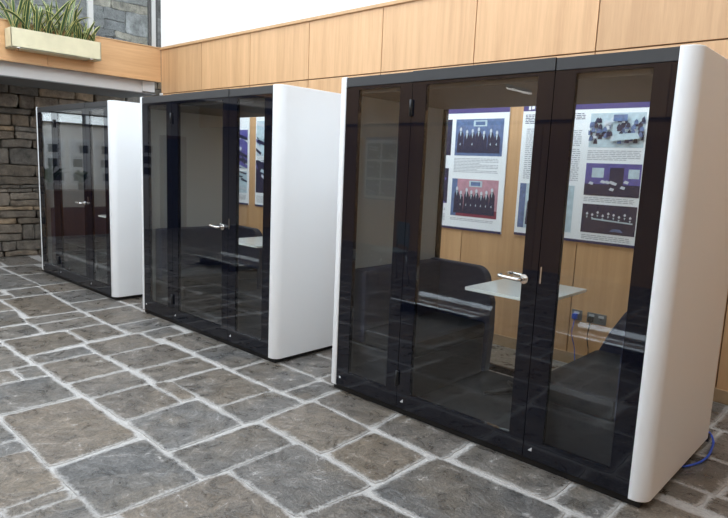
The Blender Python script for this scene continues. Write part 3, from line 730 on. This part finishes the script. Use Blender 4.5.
# posters behind the middle pod
r, ad, yy = poster(-6.92, -5.845, 1.03, 2.38, 'display poster behind the middle pod, left of the narrow oak strip', 'display posters on the oak wall')
ad(picture(None, -6.5, -5.872, 1.52, 2.03, yy, 'pic_violet', 22, 9, kind='slash')); ad(picture(None, -6.5, -5.878, 1.19, 1.48, yy, 'pic_pale', 14, 10, kind='slash')); ad(text_block(None, -6.4, -5.9, 1.08, 1.16, yy))
r, ad, yy = poster(-5.695, -4.62, 1.03, 2.38, 'display poster behind the middle pod, right of the narrow oak strip', 'display posters on the oak wall')
ad(picture(None, -5.675, -5.30, 1.69, 2.14, yy, 'pic_pale', 24, 11, kind='slash')); ad(picture(None, -5.682, -5.35, 1.21, 1.635, yy, 'pic_dark', 10, 12, kind='slash')); ad(text_block(None, -5.66, -5.3, 1.08, 1.17, yy)); ad(text_block(None, -5.66, -5.3, 1.645, 1.68, yy))
m = MB()
for k in range(5): m.box(-5.60 + k * .09, -5.54 + k * .09, yy - .003, yy - .001, 2.245, 2.295)
ad(m.build('header_lettering', M['paper']))
# posters opposite (seen in the glass)
r, ad, yy = poster(-7.85, -6.98, .95, 2.22, 'grey six picture poster reflected in the left glass of the nearest pod', 'posters across the hall', y=-6.396, d=1, band=.06)
for i in range(2):
    for j in range(3):
        ad(picture(None, -7.80 + i * .41, -7.43 + i * .41, 1.03 + j * .37, 1.35 + j * .37, yy, 'pic_grey', 8, 20 + i * 3 + j, kind='slash', d=1))
def side_poster(y0, y1, z0, z1, label, seed):
    root = empty('poster', (-12.0, (y0 + y1) / 2, z0), label, 'poster', 'posters in the far alcove')
    inv = Matrix.Translation(root.location).inverted(); rr = random.Random(seed)
    def adopt(o): o.parent = root; o.matrix_parent_inverse = inv; return o
    adopt(MB().box(-12.0, -11.985, y0, y1, z0, z1).build('board', M['paper']))
    for k in range(3):
        a = y0 + (y1 - y0) * rr.uniform(.05, .4); c = z0 + (z1 - z0) * (.1 + .3 * k)
        adopt(MB().box(-11.985, -11.983, a, a + (y1 - y0) * .45, c, c + .16).build('photograph', M['pic_grey']))
    m = MB(); z = z0 + .05
    while z < z1 - .05: m.box(-11.985, -11.984, y0 + .04, y1 - .04, z, z + .006); z += .02
    adopt(m.build('text_block', M['text']))
names = ['nearest the stone wall', 'second from the stone wall', 'third from the stone wall', 'fourth from the stone wall']
for k in range(4):
    side_poster(-1.42 - k * .5, -1.0 - k * .5, .98, 1.92, 'tall text poster in the far alcove, %s' % names[k], k)
side_poster(-3.85, -3.42, 1.15, 1.95, 'poster beside the dark door in the far alcove', 9)

# ------------------------------------------------------------------ wall sockets and leads
def socket(x0, x1, z0, z1, n, label):
    root = empty('wall_socket', ((x0 + x1) / 2, YW, (z0 + z1) / 2), label, 'socket', 'grey sockets on the oak wall')
    inv = Matrix.Translation(root.location).inverted()
    def adopt(o): o.parent = root; o.matrix_parent_inverse = inv
    adopt(MB().box(x0, x1, YW - .014, YW, z0, z1, .003).build('face_plate', M['socket']))
    for k in range(n):
        c = x0 + (x1 - x0) * (k + .5) / n
        adopt(MB().box(c - .022, c + .022, YW - .0165, YW - .014, z1 - .032, z1 - .012).build('switch', M['socket_white']))
        adopt(MB().box(c - .004, c + .004, YW - .0155, YW - .0138, z0 + .038, z0 + .048).box(c - .016, c - .008, YW - .0155, YW - .0138, z0 + .022, z0 + .026).box(c + .008, c + .016, YW - .0155, YW - .0138, z0 + .022, z0 + .026).build('pin_slots', M['black']))
socket(-1.218, -1.130, .395, .482, 1, 'single grey wall socket with the blue plug')
socket(-1.085, -.925, .395, .482, 2, 'double grey wall socket with the black plug')
def lead(x, z, mat, label, sw):
    root = empty('power_lead', (x, YW, z), label, 'cable')
    inv = Matrix.Translation(root.location).inverted()
    p = MB().box(x - .020, x + .020, YW - .05, YW - .015, z - .022, z + .022, .006).build('plug', M[mat]); p.parent = root; p.matrix_parent_inverse = inv
    pts = [(x, YW - .035, z - .02), (x, YW - .05, z - .08)]
    for k in range(1, 9): pts.append((x + sw * (k / 8) ** 2, YW - .05 - .02 * math.sin(k), z - .08 - (z - .10) * k / 8))
    pts += [(x + sw * 1.4, YW - .14, .008), (x + sw * 2.2, YW - .45, .007), (x + sw * 2.4, YW - .80, .007)]
    c = MB().tube(pts, .004 if mat == 'black' else .0035, 8).build('cord', M[mat]); c.parent = root; c.matrix_parent_inverse = inv
lead(-1.180, .43, 'blue', 'blue plug and lead hanging from the single wall socket', .06)
lead(-1.045, .43, 'black', 'black plug and lead hanging from the double wall socket', .02)
pts = [(-.05, 1.22, .03), (.03, 1.26, .03), (.075, 1.235, .022), (.112, 1.15, .012), (.128, 1.05, .010), (.140, .92, .010), (.132, .80, .010), (.108, .72, .010), (.085, .67, .009), (.060, .645, .009)]
def smooth(pts, n=5):
    P = [Vector(p) for p in pts]; out = []
    for i in range(len(P) - 1):
        a, b, c, d = P[max(i - 1, 0)], P[i], P[i + 1], P[min(i + 2, len(P) - 1)]
        for k in range(n):
            t = k / n; out.append(.5 * ((2 * b) + (c - a) * t + (2 * a - 5 * b + 4 * c - d) * t * t + (3 * b - a - 3 * c + d) * t ** 3))
    out.append(P[-1]); return out
tag(MB().tube(smooth(pts), .0065, 8).build('network_cable', M['blue']), 'blue cable looping out from under the right end of the nearest pod', 'cable')
tag(MB().box(.02, .085, 1.145, 1.19, .0, .045, .008).build('cable_connector', M['black']), 'small black connector on the floor by the blue cable loop', 'connector')

# ------------------------------------------------------------------ planter on the fascia
root = empty('planter', (-8.05, .33, 2.93), 'long cream planter of striped leaves hung on the oak fascia', 'planter')
inv = Matrix.Translation(root.location).inverted()
def ad(o): o.parent = root; o.matrix_parent_inverse = inv; return o
x0, x1, y0, y1, z0, z1 = -8.18, -7.95, -.215, .94, 2.935, 3.185
tm = MB().box(x0, x1, y0, y1, z0, z0 + .02, .003)
for a in ((x0, x0 + .014, y0, y1), (x1 - .014, x1, y0, y1), (x0, x1, y0, y0 + .014), (x0, x1, y1 - .014, y1)): tm.box(a[0], a[1], a[2], a[3], z0, z1, .004)
ad(tm.build('trough', M['pot'])); ad(MB().box(x0 + .012, x1 - .012, y0 + .012, y1 - .012, z0 + .1, z1 - .03).build('soil', M['soil']))
for yb in (-.13, .80):
    ad(MB().mat(M['steel']).box(x0, x1 + .006, yb - .02, yb + .02, z0 - .012, z0 - .002).box(x1 + .001, x1 + .006, yb - .02, yb + .02, z0 - .012, z0 + .012).build('bracket', None))
def leaf(V, F, E_, base, ang, lean, length, width, droop, twist, rnd):
    n = 12; d = Vector((math.cos(ang), math.sin(ang), 0)); side = Vector((-d.y, d.x, 0)); s0 = len(V); p = Vector(base); th = lean
    for i in range(n + 1):
        t = i / n; w = width * (.55 + .9 * t) * (1 - t ** 3) ** .8 if t < 1 else 0.0; w = max(w, .0006)
        dirv = (Vector((0, 0, 1)) * math.cos(th) + d * math.sin(th)); nrm = (d * math.cos(th) - Vector((0, 0, 1)) * math.sin(th))
        sd = side * math.cos(twist * t) + nrm * math.sin(twist * t); fold = dirv.cross(sd) * w * .25
        for k, e in ((-1, 1), (-.55, .35), (0, 0), (.55, .35), (1, 1)):
            V.append(tuple(p + sd * w * k + fold * abs(k))); E_.append(e)
        p = p + dirv * length / n; th += droop / n * (.3 + 1.6 * t)
    for i in range(n):
        for k in range(4):
            a = s0 + i * 5 + k; F.append((a, a + 1, a + 6, a + 5))
rl = random.Random(11)
for c in range(8):
    yc = y0 + .09 + (y1 - y0 - .18) * c / 7; V, F, E_ = [], [], []
    for k in range(11):
        base = (-8.065 + rl.uniform(-.05, .05), yc + rl.uniform(-.05, .05), z1 - .04)
        edge_c = c in (6, 7)
        L_ = rl.uniform(.22, .40) if edge_c else rl.uniform(.36, .66)
        ang = rl.uniform(0, 2 * math.pi)
        if abs(math.sin(ang)) < .5 and math.cos(ang) < 0: ang = math.pi - ang
        leaf(V, F, E_, base, ang, rl.uniform(.03, .75), L_, rl.uniform(.017, .030), rl.choice([.05, .2, .5, 1.5]) * rl.uniform(.6, 1.2), rl.uniform(-.8, .8), rl)
    o = ad(raw('plant', V, F, M['leaf'], smooth=True, edge=E_))
    sm = o.modifiers.new('thickness', 'SOLIDIFY'); sm.thickness = .0015

# ------------------------------------------------------------------ things across the hall, seen in the glass
def make_bench():
    root = empty('bench', (0, 0, 0), '', 'bench', 'low curved grey benches')
    prof = [(-.27, .155), (-.26, .160), (-.22, .120), (-.12, .095), (0, .088), (.12, .095), (.2, .115), (.26, .150), (.27, .145), (.2, .095), (.1, .075), (0, .068), (-.1, .075), (-.2, .098)]
    MB().prism(prof, 'x', -.5, .5).build('seat', M['bench'], root)
    for sx in (-.4, .4): MB().box(sx - .02, sx + .02, -.2, .2, 0, .085).build('foot', M['black'], root)
    return root
bn = make_bench()
for i, (x, y) in enumerate(((-2.93, -2.46), (-1.02, -2.60), (-6.9, -2.3))):
    o = bn if i == 0 else copy_tree(bn); o.location = (x, y, 0)
    o['label'] = ['low grey bench reflected in the nearest pod door', 'low grey bench reflected in the right glass of the nearest pod', 'low grey bench reflected in the middle pod door'][i]
ch = empty('chair', (-4.62, -3.5, 0), 'pale shell chair with thin metal legs reflected in the nearest pod', 'chair', rz=.5)
MB().box(-.22, .22, -.21, .21, .44, .465, .01).build('seat', M['chair'], ch)
bkp = [(-.23, .0), (-.12, -.03), (0, -.04), (.12, -.03), (.23, .0), (.23, .015), (.12, -.015), (0, -.025), (-.12, -.015), (-.23, .015)]
MB().prism([(a, b - .21) for a, b in bkp], 'z', .52, .85).build('backrest', M['chair'], ch)
for sx in (-1, 1):
    for sy in (-1, 1):
        MB().tube([(sx * .19, sy * .18, .45), (sx * .24, sy * .24, .006)], .009, 8).build('leg', M['chrome'], ch)
    MB().tube([(sx * .2, -.2, .45), (sx * .215, -.215, .7)], .009, 8).build('back_support', M['chrome'], ch)
lt = empty('linear_lamp', (-3.42, -4.85, 2.71), 'slim white linear lamp hanging from the skylight frame', 'lamp')
MB().box(-.012, .012, -.5, .5, 0, .02).build('diffuser', M['lamp'], lt)
MB().box(-.014, .014, -.505, .505, .021, .06).build('housing', M['frame_paint'], lt)
MB().tube([(0, -.35, .06), (0, -.35, 2.5)], .003, 6).build('wire', M['steel'], lt); MB().tube([(0, .35, .06), (0, .35, 2.5)], .003, 6).build('wire', M['steel'], lt)
# pot plants on the alcove dado ledge
for i, (y, lab) in enumerate(((-1.5, 'leafy pot plant on the alcove counter nearest the stone wall'), (-2.1, 'leafy pot plant on the alcove counter beside the long ledge'), (-2.9, 'leafy pot plant at the far end of the alcove counter'))):
    pr_ = empty('pot_plant', (-11.66, y, .905), lab, 'plant', 'pot plants in the far alcove')
    MB().tube([(0, 0, 0), (0, 0, .14)], [.06, .08], 16).build('pot', M['terracotta'], pr_)
    V, F, E_ = [], [], []
    for k in range(26):
        leaf(V, F, E_, (rl.uniform(-.03, .03), rl.uniform(-.03, .03), .13), rl.uniform(0, 6.28), rl.uniform(.1, .7), rl.uniform(.2, .36) * (1.4 if i == 0 else .9), rl.uniform(.02, .045), rl.uniform(.4, 1.2), 0, rl)
    raw('foliage', V, F, M['leaf_green'], pr_, smooth=True, edge=E_)
struct(MB().box(-11.94, -11.5, -3.3, -.62, .86, .90).box(-11.94, -11.55, -3.3, -.62, 0, .86).build('trim_7', M['dark_wood']))

# ------------------------------------------------------------------ camera, light, render look
f = 605.0
R = Matrix(((0.7336, 0, 0), (0, 0, 0), (0, 0, 0)))
yaw, pitch, roll = .7466, -.1518, -.0423
Rm = Matrix.Rotation(yaw, 3, 'Z') @ Matrix.Rotation(pitch, 3, 'X') @ Matrix.Rotation(roll, 3, 'Y')
cam = bpy.data.cameras.new('camera'); co = bpy.data.objects.new('camera', cam); C.objects.link(co)
xr, yf, zu = Rm.col[0], Rm.col[1], Rm.col[2]
m4 = Matrix(((xr[0], zu[0], -yf[0], .902), (xr[1], zu[1], -yf[1], -2.972), (xr[2], zu[2], -yf[2], 1.613), (0, 0, 0, 1)))
co.matrix_world = m4
cam.sensor_fit = 'HORIZONTAL'; cam.sensor_width = 36; cam.lens = f * 36 / 728; cam.clip_start = .05
SC.camera = co
w = bpy.data.worlds.new('sky'); SC.world = w; w.use_nodes = True
bg = w.node_tree.nodes['Background']; bg.inputs[0].default_value = (.79, .895, 1.0, 1); bg.inputs[1].default_value = 4.0
def portal(loc, rot, sx, sy):
    l = bpy.data.lights.new('daylight_portal', 'AREA'); l.shape = 'RECTANGLE'; l.size = sx; l.size_y = sy; l.cycles.is_portal = True
    o = bpy.data.objects.new('daylight_portal', l); C.objects.link(o); o.location = loc; o.rotation_euler = rot
portal((-3.8, -1.62, 5.42), (0, 0, 0), 8.8, 7.2)
portal((-10.8, -3.6, 5.42), (0, 0, 0), 2.4, 6.0)
portal((-4.0, -6.75, 4.33), (math.radians(90), 0, 0), 16, 1.75)
SC.view_settings.view_transform = 'Standard'; SC.view_settings.look = 'None'; SC.view_settings.gamma = 1; SC.view_settings.exposure = 0.22
SC.view_settings.use_curve_mapping = False
SC.cycles.use_denoising = True; SC.cycles.max_bounces = 10; SC.cycles.transparent_max_bounces = 24; SC.cycles.glossy_bounces = 5
SC.cycles.sample_clamp_indirect = 6
